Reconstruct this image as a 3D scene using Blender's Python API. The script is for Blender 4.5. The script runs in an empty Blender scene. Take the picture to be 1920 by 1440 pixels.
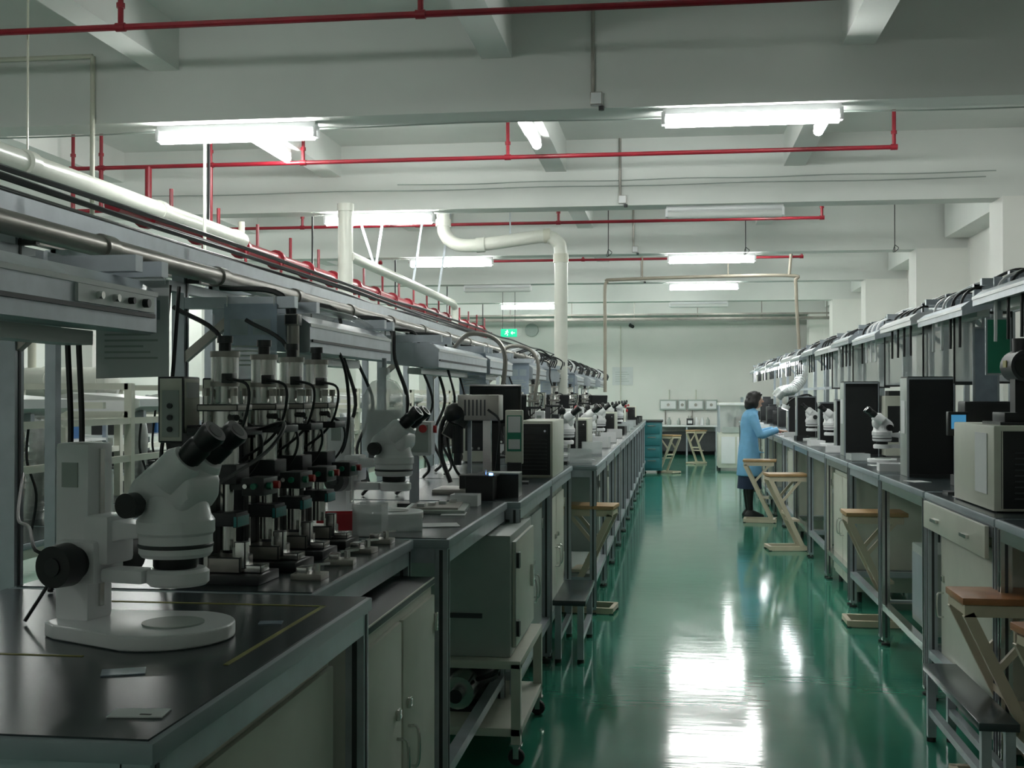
import bpy, bmesh, math, random
from mathutils import Vector, Matrix, Euler
random.seed(7)
S=bpy.context.scene
COL=S.collection
# ------------------------------------------------------------------ materials
def pm(name,col,rough=.5,metal=0,var=.08,scale=6,bump=0,emis=None,es=0,alpha=1,spec=.5,trans=0):
    m=bpy.data.materials.new(name); m.use_nodes=True
    nt=m.node_tree; N=nt.nodes; L=nt.links
    b=N['Principled BSDF']
    tc=N.new('ShaderNodeTexCoord'); no=N.new('ShaderNodeTexNoise'); no.inputs['Scale'].default_value=scale
    no.inputs['Detail'].default_value=4
    L.new(tc.outputs['Object'],no.inputs['Vector'])
    r=N.new('ShaderNodeMapRange'); r.inputs[1].default_value=.3; r.inputs[2].default_value=.7
    r.inputs[3].default_value=1-var; r.inputs[4].default_value=1+var
    L.new(no.outputs['Fac'],r.inputs[0])
    mx=N.new('ShaderNodeVectorMath'); mx.operation='SCALE'; mx.inputs[0].default_value=col[:3]
    L.new(r.outputs[0],mx.inputs['Scale']); L.new(mx.outputs[0],b.inputs['Base Color'])
    b.inputs['Roughness'].default_value=rough; b.inputs['Metallic'].default_value=metal
    b.inputs['Specular IOR Level'].default_value=spec
    b.inputs['Alpha'].default_value=alpha
    if trans: b.inputs['Transmission Weight'].default_value=trans
    if bump:
        bp=N.new('ShaderNodeBump'); bp.inputs['Strength'].default_value=bump; bp.inputs['Distance'].default_value=.01
        L.new(no.outputs['Fac'],bp.inputs['Height']); L.new(bp.outputs[0],b.inputs['Normal'])
    if emis:
        b.inputs['Emission Color'].default_value=(*emis,1); b.inputs['Emission Strength'].default_value=es
    return m
M={}
M['wall']=pm('wall_paint',(.84,.84,.80),.7,var=.03,scale=1.2,bump=.05)
M['ceil']=pm('ceiling_paint',(.74,.76,.73),.7,var=.05,scale=.8,bump=.05)
M['beam']=pm('beam_paint',(.76,.78,.75),.65,var=.05,scale=.9,bump=.05)
M['white']=pm('white_enamel',(.84,.85,.86),.28,var=.02)
M['cream']=pm('cream_enamel',(.62,.63,.54),.4,var=.05)
M['beige']=pm('beige_paint',(.60,.52,.39),.45,var=.06)
M['pale']=pm('pale_grey_green',(.38,.43,.40),.4,var=.05)
M['black']=pm('black_plastic',(.010,.011,.012),.4,var=.2)
M['dark']=pm('dark_metal',(.032,.034,.036),.38,metal=.3,var=.2)
M['char']=pm('charcoal_powdercoat',(.045,.048,.052),.5,var=.2)
M['alu']=pm('aluminium_profile',(.44,.48,.52),.34,metal=.5,var=.08,scale=14)
M['steel']=pm('polished_steel',(.66,.66,.64),.22,metal=1,var=.1,scale=10)
M['galv']=pm('galvanised_pipe',(.36,.34,.31),.35,metal=.6,var=.2,scale=5)
M['top']=pm('esd_table_mat',(.034,.048,.052),.24,var=.25,scale=3)
M['edge']=pm('table_edge_grey',(.32,.37,.40),.4,var=.08)
M['red']=pm('red_pipe_paint',(.22,.008,.018),.35,var=.15)
M['pvc']=pm('white_pvc',(.72,.73,.66),.3,var=.04)
M['pvcy']=pm('aged_pvc',(.62,.62,.52),.35,var=.06)
M['tan']=pm('tan_pipe_paint',(.27,.24,.19),.5,var=.1)
M['wood']=pm('stained_wood_seat',(.36,.15,.06),.35,var=.25,scale=9)
M['woodl']=pm('plywood_seat',(.42,.26,.12),.45,var=.15,scale=9)
M['green']=pm('green_button',(.01,.20,.12),.3)
M['redb']=pm('red_button',(.45,.02,.02),.3)
M['teal']=pm('teal_block',(.03,.25,.25),.35,var=.1)
M['tealc']=pm('teal_cabinet_paint',(.02,.16,.18),.4,var=.06)
M['yellow']=pm('yellow_tape',(.30,.27,.06),.5,var=.2)
M['paper']=pm('paper',(.70,.72,.72),.6,var=.04)
M['sleeve']=pm('plastic_sleeve',(.42,.50,.60),.15,var=.15,scale=10,alpha=.7)
M['clear']=pm('clear_plastic',(.75,.8,.8),.1,var=.03,alpha=.35)
M['lens']=pm('lens_glass',(.01,.01,.015),.05,var=0)
M['tube']=pm('fluorescent_tube_lit',(.9,.9,.9),.4,var=0,emis=(.97,1.0,.965),es=54)
M['tubeoff']=pm('fluorescent_tube_off',(.7,.72,.7),.3,var=0)
M['led']=pm('task_led',(.9,.9,.9),.4,var=0,emis=(.95,1,1),es=20)
M['blueled']=pm('blue_led',(.1,.1,.9),.4,var=0,emis=(.1,.25,1),es=20)
M['screenb']=pm('lcd_screen_blue',(.02,.1,.3),.3,var=0,emis=(.08,.35,.6),es=.5)
M['greenpan']=pm('green_panel',(.02,.22,.13),.4,var=.1)
M['coat']=pm('blue_lab_coat',(.19,.45,.70),.75,var=.08,scale=9,bump=.3)
M['skin']=pm('skin',(.58,.36,.26),.5,var=.04)
M['hair']=pm('black_hair',(.012,.010,.010),.45,var=.2,scale=30)
M['skirt']=pm('navy_skirt',(.015,.03,.07),.8,var=.15)
M['flex']=pm('flexible_duct_foil',(.55,.57,.56),.3,metal=.6,var=.15,scale=20)
M['rubber']=pm('rubber',(.02,.02,.02),.6,var=.1)
M['blue']=pm('blue_plastic',(.03,.12,.30),.4)
M['redp']=pm('red_plastic',(.45,.03,.04),.35)
M['sign']=pm('exit_sign_green',(.01,.4,.2),.4,var=0,emis=(.0,.75,.38),es=.6)
M['signw']=pm('exit_sign_white',(.9,.9,.9),.4,var=0,emis=(.8,1,.9),es=.8)
# floor : glossy green epoxy
def floor_mat():
    m=bpy.data.materials.new('green_epoxy_floor'); m.use_nodes=True
    nt=m.node_tree; N=nt.nodes; L=nt.links; b=N['Principled BSDF']
    tc=N.new('ShaderNodeTexCoord')
    n1=N.new('ShaderNodeTexNoise'); n1.inputs['Scale'].default_value=.9; n1.inputs['Detail'].default_value=6
    L.new(tc.outputs['Object'],n1.inputs['Vector'])
    cr=N.new('ShaderNodeValToRGB'); cr.color_ramp.elements[0].position=.3; cr.color_ramp.elements[1].position=.75
    cr.color_ramp.elements[0].color=(.026,.180,.118,1); cr.color_ramp.elements[1].color=(.045,.25,.17,1)
    L.new(n1.outputs['Fac'],cr.inputs['Fac']); L.new(cr.outputs[0],b.inputs['Base Color'])
    n2=N.new('ShaderNodeTexNoise'); n2.inputs['Scale'].default_value=3; n2.inputs['Detail'].default_value=5
    L.new(tc.outputs['Object'],n2.inputs['Vector'])
    mr=N.new('ShaderNodeMapRange'); mr.inputs[3].default_value=.05; mr.inputs[4].default_value=.15
    L.new(n2.outputs['Fac'],mr.inputs[0]); L.new(mr.outputs[0],b.inputs['Roughness'])
    mp=N.new('ShaderNodeMapping'); mp.inputs['Scale'].default_value=(1.6,7,1)
    L.new(tc.outputs['Object'],mp.inputs['Vector'])
    n3=N.new('ShaderNodeTexNoise'); n3.inputs['Scale'].default_value=2.4; n3.inputs['Detail'].default_value=2
    L.new(mp.outputs[0],n3.inputs['Vector'])
    bp=N.new('ShaderNodeBump'); bp.inputs['Strength'].default_value=.06; bp.inputs['Distance'].default_value=.01
    L.new(n3.outputs['Fac'],bp.inputs['Height']); L.new(bp.outputs[0],b.inputs['Normal'])
    b.inputs['Specular IOR Level'].default_value=.42
    return m
M['floor']=floor_mat()
# ------------------------------------------------------------------ builder
def V(*a): return Vector(a)
class B:
    def __init__(s,name): s.n=name; s.bm=bmesh.new(); s.m=[]
    def mi(s,mat):
        mat=M[mat] if isinstance(mat,str) else mat
        if mat not in s.m: s.m.append(mat)
        return s.m.index(mat)
    def add(s,vs,fs,mat):
        k=s.mi(mat); v=[s.bm.verts.new(p) for p in vs]
        for f in fs:
            try:
                fc=s.bm.faces.new([v[i] for i in f]); fc.material_index=k
            except ValueError: pass
        return s
    def box(s,c,d,mat,rot=None,bev=0):
        Mx=Matrix.Translation(c)
        if rot: Mx=Mx@Euler(rot).to_matrix().to_4x4()
        Mx=Mx@Matrix.Diagonal((d[0],d[1],d[2],1))
        k=s.mi(mat)
        r=bmesh.ops.create_cube(s.bm,size=1,matrix=Mx); vs=r['verts']
        fs=set(f for v in vs for f in v.link_faces)
        for f in fs: f.material_index=k
        if bev:
            es=list(set(e for v in vs for e in v.link_edges))
            bmesh.ops.bevel(s.bm,geom=es,offset=bev,segments=2,affect='EDGES',profile=.6)
        return s
    def bb(s,x0,x1,y0,y1,z0,z1,mat,bev=0):
        return s.box(((x0+x1)/2,(y0+y1)/2,(z0+z1)/2),(abs(x1-x0),abs(y1-y0),abs(z1-z0)),mat,None,bev)
    def bar(s,p,q,w,h,mat):
        p=Vector(p);q=Vector(q);d=q-p;L=d.length
        up=V(0,0,1) if abs(d.normalized().z)<.95 else V(0,1,0)
        x=d.normalized(); y=up.cross(x).normalized(); z=x.cross(y)
        R=Matrix((x,y,z)).transposed().to_4x4()
        Mx=Matrix.Translation((p+q)/2)@R@Matrix.Diagonal((L,w,h,1))
        k=s.mi(mat); r=bmesh.ops.create_cube(s.bm,size=1,matrix=Mx)
        for f in set(f for v in r['verts'] for f in v.link_faces): f.material_index=k
        return s
    def sweep(s,pts,rs,mat,n=10,cap=True):
        pts=[Vector(p) for p in pts]
        if not hasattr(rs,'__len__'): rs=[rs]*len(pts)
        t0=(pts[1]-pts[0]).normalized()
        ref=V(0,0,1) if abs(t0.z)<.9 else V(1,0,0)
        nrm=(ref-t0*ref.dot(t0)).normalized()
        vs=[];fs=[]
        for i,p in enumerate(pts):
            if i==0: t=t0
            elif i==len(pts)-1: t=(pts[i]-pts[i-1]).normalized()
            else:
                t=((pts[i]-pts[i-1]).normalized()+(pts[i+1]-pts[i]).normalized())
                t=t.normalized() if t.length>1e-6 else t0
            nrm=(nrm-t*nrm.dot(t)); nrm=nrm.normalized() if nrm.length>1e-6 else t.orthogonal().normalized()
            bn=t.cross(nrm)
            for j in range(n):
                a=2*math.pi*j/n
                vs.append(p+(nrm*math.cos(a)+bn*math.sin(a))*rs[i])
        for i in range(len(pts)-1):
            for j in range(n):
                fs.append((i*n+j,i*n+(j+1)%n,(i+1)*n+(j+1)%n,(i+1)*n+j))
        if cap:
            fs.append(tuple(reversed(range(n)))); fs.append(tuple(range((len(pts)-1)*n,len(pts)*n)))
        return s.add(vs,fs,mat)
    def cyl(s,p,q,r,mat,r2=None,n=18):
        return s.sweep([p,q],[r,r if r2 is None else r2],mat,n)
    def cable(s,pts,r,mat,n=6,sub=6):
        P=[Vector(p) for p in pts]; out=[]
        Q=[P[0]*2-P[1]]+P+[P[-1]*2-P[-2]]
        for i in range(1,len(Q)-2):
            for k in range(sub):
                t=k/sub
                out.append(.5*((2*Q[i])+(Q[i+1]-Q[i-1])*t+(2*Q[i-1]-5*Q[i]+4*Q[i+1]-Q[i+2])*t*t+(3*Q[i]-Q[i-1]-3*Q[i+1]+Q[i+2])*t**3))
        out.append(P[-1])
        return s.sweep(out,r,mat,n)
    def ell(s,c,r,mat,rot=None,n=16):
        Mx=Matrix.Translation(c)
        if rot: Mx=Mx@Euler(rot).to_matrix().to_4x4()
        Mx=Mx@Matrix.Diagonal((r[0],r[1],r[2],1)); k=s.mi(mat)
        q=bmesh.ops.create_uvsphere(s.bm,u_segments=n,v_segments=max(6,n//2+2),radius=1,matrix=Mx)
        for f in set(f for v in q['verts'] for f in v.link_faces): f.material_index=k
        return s
    def loft(s,rings,mat,n=24,sq=1.0):
        vs=[];fs=[]
        for (x,y,z,rx,ry) in rings:
            for j in range(n):
                a=2*math.pi*j/n; c=math.cos(a); d=math.sin(a)
                vs.append(V(x+rx*math.copysign(abs(c)**sq,c),y+ry*math.copysign(abs(d)**sq,d),z))
        m=len(rings)
        for i in range(m-1):
            for j in range(n): fs.append((i*n+j,i*n+(j+1)%n,(i+1)*n+(j+1)%n,(i+1)*n+j))
        fs.append(tuple(reversed(range(n)))); fs.append(tuple(range((m-1)*n,m*n)))
        return s.add(vs,fs,mat)
    def prism(s,poly,ax,a,b,mat,bev=0):
        n=len(poly)
        def P(u,v,w): return {'y':V(u,w,v),'x':V(w,u,v),'z':V(u,v,w)}[ax]
        vs=[P(u,v,a) for u,v in poly]+[P(u,v,b) for u,v in poly]
        fs=[tuple(range(n)),tuple(range(2*n-1,n-1,-1))]+[(i,i+n,(i+1)%n+n,(i+1)%n) for i in range(n)]
        k=s.mi(mat); v=[s.bm.verts.new(p) for p in vs]; F=[]
        for f in fs:
            fc=s.bm.faces.new([v[i] for i in f]); fc.material_index=k; F.append(fc)
        if bev:
            es=list(set(e for f in F for e in f.edges))
            bmesh.ops.recalc_face_normals(s.bm,faces=F)
            bmesh.ops.bevel(s.bm,geom=es,offset=bev,segments=3,affect='EDGES',profile=.6)
        return s
    def lathe(s,prof,c,mat,n=28,ax='z'):
        vs=[];fs=[];c=Vector(c)
        for r,h in prof:
            for j in range(n):
                a=2*math.pi*j/n
                p={'z':V(r*math.cos(a),r*math.sin(a),h),'y':V(r*math.cos(a),h,r*math.sin(a)),'x':V(h,r*math.cos(a),r*math.sin(a))}[ax]
                vs.append(c+p)
        m=len(prof)
        for i in range(m-1):
            for j in range(n): fs.append((i*n+j,i*n+(j+1)%n,(i+1)*n+(j+1)%n,(i+1)*n+j))
        fs.append(tuple(reversed(range(n)))); fs.append(tuple(range((m-1)*n,m*n)))
        return s.add(vs,fs,mat)
    def done(s,loc=(0,0,0),rz=0,parent=None,angle=.6,sc=1):
        bm=s.bm
        bmesh.ops.recalc_face_normals(bm,faces=bm.faces)
        for f in bm.faces: f.smooth=True
        for e in bm.edges:
            if len(e.link_faces)==2 and e.calc_face_angle(0)>angle: e.smooth=False
        me=bpy.data.meshes.new(s.n); bm.to_mesh(me); bm.free()
        for m in s.m: me.materials.append(m)
        o=bpy.data.objects.new(s.n,me); COL.objects.link(o)
        o.location=loc; o.rotation_euler=(0,0,rz); o.scale=(sc,sc,sc)
        if parent: o.parent=parent
        return o
def inst(o,loc,rz=0,sc=1):
    q=bpy.data.objects.new(o.name.split('.')[0],o.data); COL.objects.link(q)
    q.location=loc; q.rotation_euler=(0,0,rz); q.scale=(sc,sc,sc); return q
PI=math.pi
# ------------------------------------------------------------------ room shell
XL,XR,YF,YB,ZC=-10,4.05,-3,32,4.3
B('floor').bb(XL-.2,XR+.2,YF-.2,YB+.2,-.1,0,'floor').done()
B('ceiling').bb(XL-.2,XR+.2,YF-.2,YB+.2,ZC,ZC+.15,'ceil').done()
B('wall_back').bb(XL-.2,XR+.2,YB,YB+.2,0,ZC,'wall').done()
B('wall_front').bb(XL-.2,XR+.2,YF-.2,YF,0,ZC,'wall').done()
B('wall_left').bb(XL-.2,XL,YF,YB,0,ZC,'wall').done()
B('wall_right').bb(XR,XR+.2,YF,YB,0,ZC,'wall').done()
B('baseboard_back').bb(XL,XR,YB-.02,YB,0,.14,'char').done()
B('baseboard_right').bb(XR-.02,XR,YF,YB,0,.14,'char').done()
BY=[-.3,4.1,8.5,12.9,17.3,21.7,26.1,30.5]
for y in BY:
    B('ceiling_beam').bb(XL,XR,y,y+.32,3.58,ZC,'beam').done()
for x in (-8.8,-6.28,-3.75,-1.25,1.27):
    b=B('ceiling_joist')
    for i in range(len(BY)-1): b.bb(x-.11,x+.11,BY[i]+.32,BY[i+1],3.96,ZC,'beam')
    b.bb(x-.11,x+.11,YF,BY[0],3.96,ZC,'beam'); b.bb(x-.11,x+.11,BY[-1]+.32,YB,3.96,ZC,'beam')
    b.done()
for y in BY:
    B('wall_column').bb(3.34,XR,y-.1,y+.42,0,3.58,'wall').done()
    if y>8: B('floor_column').bb(-7.0,-6.5,y-.1,y+.42,0,3.58,'wall').done()
b=B('edge_beam'); 
for i in range(len(BY)-1): b.bb(3.72,XR,BY[i]+.42,BY[i+1]-.1,3.72,ZC,'beam')
b.done()
# ------------------------------------------------------------------ lights
def lamp(lit):
    b=B('fluorescent_batten_light')
    b.box((0,0,-.022),(1.24,.075,.044),'white',bev=.006)
    b.prism([(-.037,-.044),(.037,-.044),(.012,-.062),(-.012,-.062)],'x',-.6,.6,'white')
    b.box((-.615,0,-.07),(.03,.08,.09),'white',bev=.004).box((.615,0,-.07),(.03,.08,.09),'white',bev=.004)
    b.cyl((-.6,0,-.092),(.6,0,-.092),.042,'tube' if lit else 'tubeoff',n=14)
    return b
L0=lamp(True).done((-3.25,8.66,3.58))
for x,y in ((.55,8.60),(-3.25,13.06),(-3.25,17.46),(.55,17.46),(.55,21.86),(-3.15,26.26),(-8.3,13.06),(-8.3,17.46),(-8.3,21.9),(-8.3,8.66),(-3.25,-.14),(-3.25,4.26)):  # left-bay and near-camera entries are unseen lamps, added to brighten the room
    inst(L0,(x,y,3.58))
for x,y in ((-3.75,10.75),(-1.25,10.45),(1.27,10.2)): inst(L0,(x,y,3.96),PI/2)
for y in (15.0,19.4,23.8,28.4):  # joist lamps hidden by beams, repeated from the first bay and added for brightness
    for x in (-3.75,1.27): inst(L0,(x,y,3.96),PI/2)
for x,y in ((-8.8,15.0),(-8.8,23.8),(-8.8,28.4),(-6.28,28.4),(-1.25,28.4),(-1.25,23.8)): inst(L0,(x,y,3.96),PI/2)  # further unseen joist lamps, added to lift the light on the far walls
L1=lamp(False).done((.55,13.06,3.58))
for x,y in ((-3.2,21.86),(.55,26.26),(.55,4.26),(.55,-.14)): inst(L1,(x,y,3.58))
for x in (-3.75,1.27): inst(L1,(x,5.4,3.96),PI/2)
# ------------------------------------------------------------------ sprinkler pipes (red)
def flange(b,p,d,r,mat='red'):
    d=Vector(d).normalized(); p=Vector(p); b.cyl(p-d*.03,p+d*.03,r,mat,n=14)
z=3.83
for (y,x0,x1) in ((7.05,-6.2,3.2),(11.4,-6.3,2.02),(15.8,-6.3,1.9),(20.2,-4.5,2.1)):
    b=B('sprinkler_pipe')
    b.cyl((x0,y,z),(x1,y,z),.021,'red',n=10)
    for x in ([-1.57,-3.6,-4.55,-5.7,-6.0,x1] if y<12 and y>10 else [-1.5,-5.0,x1,-3.4]):
        b.cyl((x,y,z),(x,y,ZC),.018,'red',n=10); flange(b,(x,y,z),(1,0,0),.028)
        b.cyl((x,y,z+.12),(x,y,z+.15),.027,'red',n=10)
    if 10<y<12:
        b.cyl((-4.55,y,z),(-4.55,y,3.2),.022,'red',n=10); b.cyl((-5.2,y,z),(-5.2,y,3.45),.034,'red',n=10)
        b.cyl((-5.7,y,z),(-5.7,y,3.4),.022,'red',n=10).cyl((-6.0,y,z),(-6.0,y,3.4),.022,'red',n=10).cyl((-6.05,y,3.4),(-5.4,y,3.4),.022,'red',n=10)
    b.done()
b=B('fire_main_pipe')
b.cyl((-4.35,8.9,3.04),(-4.35,27.5,3.04),.075,'red',n=16)
y=9.5
while y<27.4:
    flange(b,(-4.35,y,3.04),(0,1,0),.11); 
    b.cyl((-4.35,y+.5,3.04),(-4.35,y+.5,3.35),.018,'red',n=8)
    b.cyl((-4.26,y+1,3.04),(-4.26,y+1,2.80),.016,'red',n=8)
    if int(y*2)%3==0: b.bar((-4.35,y+.25,3.04),(-4.35,y+.25,ZC),.02,.02,'dark')
    y+=1.1
b.cyl((-4.35,27.5,3.04),(-4.35,27.5,2.7),.075,'red').done()
b=B('sprinkler_riser'); b.cyl((3.72,31.7,0),(3.72,31.7,3.7),.06,'red'); flange(b,(3.72,31.7,2.4),(0,0,1),.09); flange(b,(3.72,31.7,3.2),(0,0,1),.09); b.done()
b=B('sprinkler_riser'); b.cyl((-7.1,10.2,0),(-7.1,10.2,ZC),.05,'red'); flange(b,(-7.1,10.2,2.4),(0,0,1),.08);b.done()
# ------------------------------------------------------------------ pvc ducts
b=B('pvc_exhaust_duct')
b.sweep([(-4.15,4.2,3.04),(-4.08,11.0,3.02)],.075,'pvc',n=20)
for y in (5.2,7.2,9.2,10.9): b.cyl((-4.1,y-.05,3.03),(-4.1,y+.05,3.03),.083,'pvc')
b.cyl((-4.08,11.0,3.02),(-4.08,11.0,3.2),.03,'pvcy')
for x,y in ((-4.12,5.2),(-4.1,7.2)): b.bar((x,y,3.1),(x,y,ZC),.01,.01,'pvcy')
b.cyl((-4.3,8.46,4.08),(-4.3,8.46,2.75),.018,'pvcy'); b.cyl((-4.3,8.46,4.08),(-5.4,8.46,4.08),.018,'pvcy')
b.cyl((-3.66,9.05,3.96),(-3.66,9.05,2.3),.013,'pvc')
b.done()
b=B('pvc_exhaust_duct')
X,Y=-1.3,14
b.cable([(X,Y,1.5),(X,Y,2.6),(X,Y,3.2),(X-.04,Y,3.34),(X-.18,Y,3.41),(X-.5,Y,3.38),(-2.3,Y,3.32),(-2.55,Y,3.34),(-2.68,Y,3.46),(-2.7,Y,3.65),(-2.7,Y,ZC)],.078,'pvc',n=16)
b.cyl((X,Y,3.1),(X,Y,3.2),.09,'pvcy');b.cyl((-2.3,Y,3.32),(-2.2,Y,3.325),.09,'pvc'); b.cyl((-2.7,Y,3.55),(-2.7,Y,3.63),.092,'pvc'); b.cyl((-1.5,Y,3.415),(-1.42,Y,3.42),.088,'pvcy')
b.bar((-1.9,Y,3.43),(-1.9,Y,ZC),.015,.015,'alu').done()
b=B('pvc_exhaust_duct')
b.cyl((-3.45,12.4,2.45),(-3.45,12.4,3.58),.08,'pvc'); b.cyl((-3.45,12.4,3.5),(-3.45,12.4,3.58),.09,'pvc')
b.sweep([(-3.4,12.4,3.02),(-3.4,18.4,2.98)],.055,'pvc',n=14); b.cable([(-3.4,18.4,2.98),(-3.4,18.55,2.94),(-3.4,18.6,2.8),(-3.4,18.6,1.9)],.055,'pvc',n=14)
for y in (13.5,15.5,17.2):
    b.bar((-3.4,y,3.0),(-3.2,y,ZC),.03,.01,'alu')
    if y<14: b.bar((-3.4,y,3.0),(-3.7,y+.0,3.93),.03,.01,'alu')
b.done()
b=B('compressed_air_pipe')
b.cable([(-1.12,20,1.6),(-1.12,20,2.6),(-1.12,20,3.3),(-1.08,20,3.44),(-.95,20,3.47),(.5,20,3.5),(1.9,20,3.5),(1.98,20,3.4),(2.0,20,3.0),(2.06,20,1.95)],.028,'tan',n=10)
for x in (-.5,.9): b.bar((x,20,3.49),(x,20,ZC),.02,.02,'tan')
b.cyl((1.88,20,3.5),(1.92,20,3.93),.025,'tan').done()
for yb in (8.5,12.9,17.3,21.7):
    b=B('electrical_conduit')
    b.cyl((-.56,yb-.015,3.68),(-.56,yb-.015,ZC),.014,'galv',n=8)
    b.box((-.535,yb-.025,3.64),(.085,.05,.09),'white',bev=.006)
    b.cyl((-.5,yb-.012,3.59),(-.5,yb-.012,3.56),.02,'dark'); b.done()
for (y,z0,x0,x1) in ((8.79,3.572,-6,3.2),(12.89,3.80,-6,3.2),(12.89,3.86,-3,3.3)):
    b=B('ceiling_cable'); pts=[]
    for i in range(9):
        x=x0+(x1-x0)*i/8; pts.append((x,y,z0-.012*(i%2)))
    b.cable(pts,.006,'pale'); b.done()
b=B('wire_hanger')
for x,y in ((1.0,16.9),(3.0,16.9),(-.9,16.9)):
    b.cyl((x,y,ZC),(x,y,3.5),.006,'dark',n=6); b.cable([(x,y,3.60),(x+.05,y,3.55),(x-.02,y,3.5),(x,y,3.6)],.005,'dark')
b.done()
b=B('ceiling_cable_tray')
for dz in (0,.1): b.bb(-6,3.9,29.7,29.74,3.42+dz,3.46+dz,'galv')
b.bb(-6,3.9,29.74,30.0,3.40,3.42,'galv')
for i in range(7): b.bar((-5.6+i*1.55,29.85,3.42),(-5.6+i*1.55,29.85,ZC),.02,.02,'galv')
b.done()
# ------------------------------------------------------------------ work benches
def bench(x0,x1,y0,y1,z=1.05,edge='edge',shelf=False,leg='alu'):
    b=B('workbench'); xa,xb=min(x0,x1),max(x0,x1)
    b.bb(xa,xb,y0,y1,z-.034,z-.003,edge,bev=.004)
    b.bb(xa+.012,xb-.012,y0+.012,y1-.012,z-.006,z,'top')
    w=.045
    for x in (xa+.03,xb-.03):
        for y in (y0+.03,y1-.03):
            b.bb(x-w/2,x+w/2,y-w/2,y+w/2,.03,z-.034,leg)
            for dx in (-w/2,w/2): b.bb(x+dx-.002,x+dx+.002,y-.006,y+.006,.05,z-.04,'char')
            b.bb(x-.006,x+.006,y-w/2-.002,y-w/2+.002,.05,z-.04,'char')
            b.cyl((x,y,0),(x,y,.012),.028,'rubber',n=12).cyl((x,y,.012),(x,y,.03),.008,'steel',n=8)
        b.bb(x-w/2,x+w/2,y0+.05,y1-.05,z-.085,z-.035,leg)
        b.bb(x-w/2,x+w/2,y0+.05,y1-.05,.22,.26,leg)
    for y in (y0+.03,y1-.03):
        b.bb(xa+.05,xb-.05,y-w/2,y+w/2,z-.085,z-.035,leg); b.bb(xa+.05,xb-.05,y-w/2,y+w/2,.22,.26,leg)
    if shelf: b.bb(xa+.05,xb-.05,y0+.05,y1-.05,.26,.28,'pale')
    return b.done()
bench(-.73,-1.69,1.62,2.87)
bench(-.88,-1.69,2.89,4.03)
bench(-.76,-1.69,4.05,5.50)
bench(-.70,-1.69,5.52,6.98)
bench(-.70,-1.69,7.00,8.42)
yy=8.46; LB=[]
while yy<23:
    bench(-.53,-1.69,yy,yy+1.3,shelf=(int(yy)%2==0)); LB.append(yy); yy+=1.32
b=B('bench_marking_tape')
b.bb(-.812,-.802,2.1,2.72,1.0501,1.0512,'yellow'); b.bb(-1.4,-.802,2.710,2.72,1.0501,1.0512,'yellow'); b.bb(-1.62,-1.1,2.13,2.138,1.0501,1.0512,'yellow'); b.done()
b=B('bench_label'); b.box((-.815,1.76,1.0515),(.085,.05,.002),'paper',rot=(0,0,.12)).box((-.80,1.75,1.0527),(.018,.006,.0006),'char').done()
b=B('bench_label'); b.box((-.965,2.02,1.0515),(.075,.05,.002),'sleeve',rot=(0,0,.4)).done()
b=B('bench_label'); b.box((-.86,2.5,1.0515),(.05,.03,.002),'sleeve',rot=(0,0,.2)).done()
for x,y,r in ((-.84,5.9,.3),(-.9,4.9,.1),(-.82,8.0,0),(-.66,9.2,.4),(-.7,10.6,.1),(1.4,6.0,.1),(1.38,7.1,.3),(1.42,8.7,.1)):
    b=B('work_paper'); b.box((0,0,.0015),(.10,.14,.002),'paper').box((.0,.03,.003),(.06,.04,.001),'pale').done((x,y,1.05),r)
# ------------------------------------------------------------------ cabinets under benches
def cabinet(x0,x1,y0,y1,z0,z1,mat='cream',top=None,doors=2,face=1,legs=True):
    b=B('storage_cabinet'); xa,xb=min(x0,x1),max(x0,x1)
    b.bb(xa,xb,y0,y1,z0,z1,mat,bev=.006)
    if top: b.bb(xa-.01,xb+.01,y0-.01,y1+.01,z1,z1+.025,top,bev=.004)
    xf=xb if face>0 else xa; s=face
    w=(y1-y0)/doors
    for i in range(doors):
        a=y0+i*w+.012; c=y0+(i+1)*w-.012
        b.bb(xf,xf+s*.014,a,c,z0+.03,z1-.03,mat,bev=.004)
        hy=c-.06 if i%2==0 else a+.06
        zm=(z0+z1)/2
        b.cable([(xf+s*.014,hy,zm-.06),(xf+s*.045,hy,zm-.05),(xf+s*.045,hy,zm+.05),(xf+s*.014,hy,zm+.06)],.005,'steel')
        b.box((xf+s*.02,hy,zm+.13),(.012,.03,.03),'steel',bev=.003)
        for zz in (z0+.12,z1-.12): b.box((xf+s*.016,(a if i%2==0 else c),zz),(.016,.02,.06),'steel',bev=.003)
    if legs:
        for x in (xa+.04,xb-.04):
            for y in (y0+.05,y1-.05): b.cyl((x,y,0),(x,y,z0),.018,'rubber',n=10)
    return b.done()
cabinet(-.80,-1.45,1.74,2.74,.08,.94,'cream',doors=1)
cabinet(-.80,-1.45,2.96,3.94,.08,.91,'cream',top='black',doors=2)
cabinet(-.76,-1.4,5.85,6.86,.1,.93,'pale',doors=2)
cabinet(-.76,-1.4,7.15,8.25,.1,.93,'cream',doors=2)
for i,y in enumerate(LB):
    if i%3!=0: cabinet(-.62,-1.4,y+.15,y+1.12,.29 if int(y)%2==0 else .08,.93,'pale' if i%2 else 'cream',doors=2,legs=int(y)%2!=0)
def caster(b,x,y,z=0):
    b.lathe([(.012,-.014),(.032,-.014),(.035,-.008),(.035,.008),(.032,.014),(.012,.014)],(x,y,z+.035),'rubber',ax='y',n=18)
    b.bb(x-.012,x+.012,y-.022,y-.016,z+.03,z+.085,'steel').bb(x-.012,x+.012,y+.016,y+.022,z+.03,z+.085,'steel').bb(x-.025,x+.025,y-.025,y+.025,z+.082,z+.09,'steel')
b=B('equipment_cart')
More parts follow.
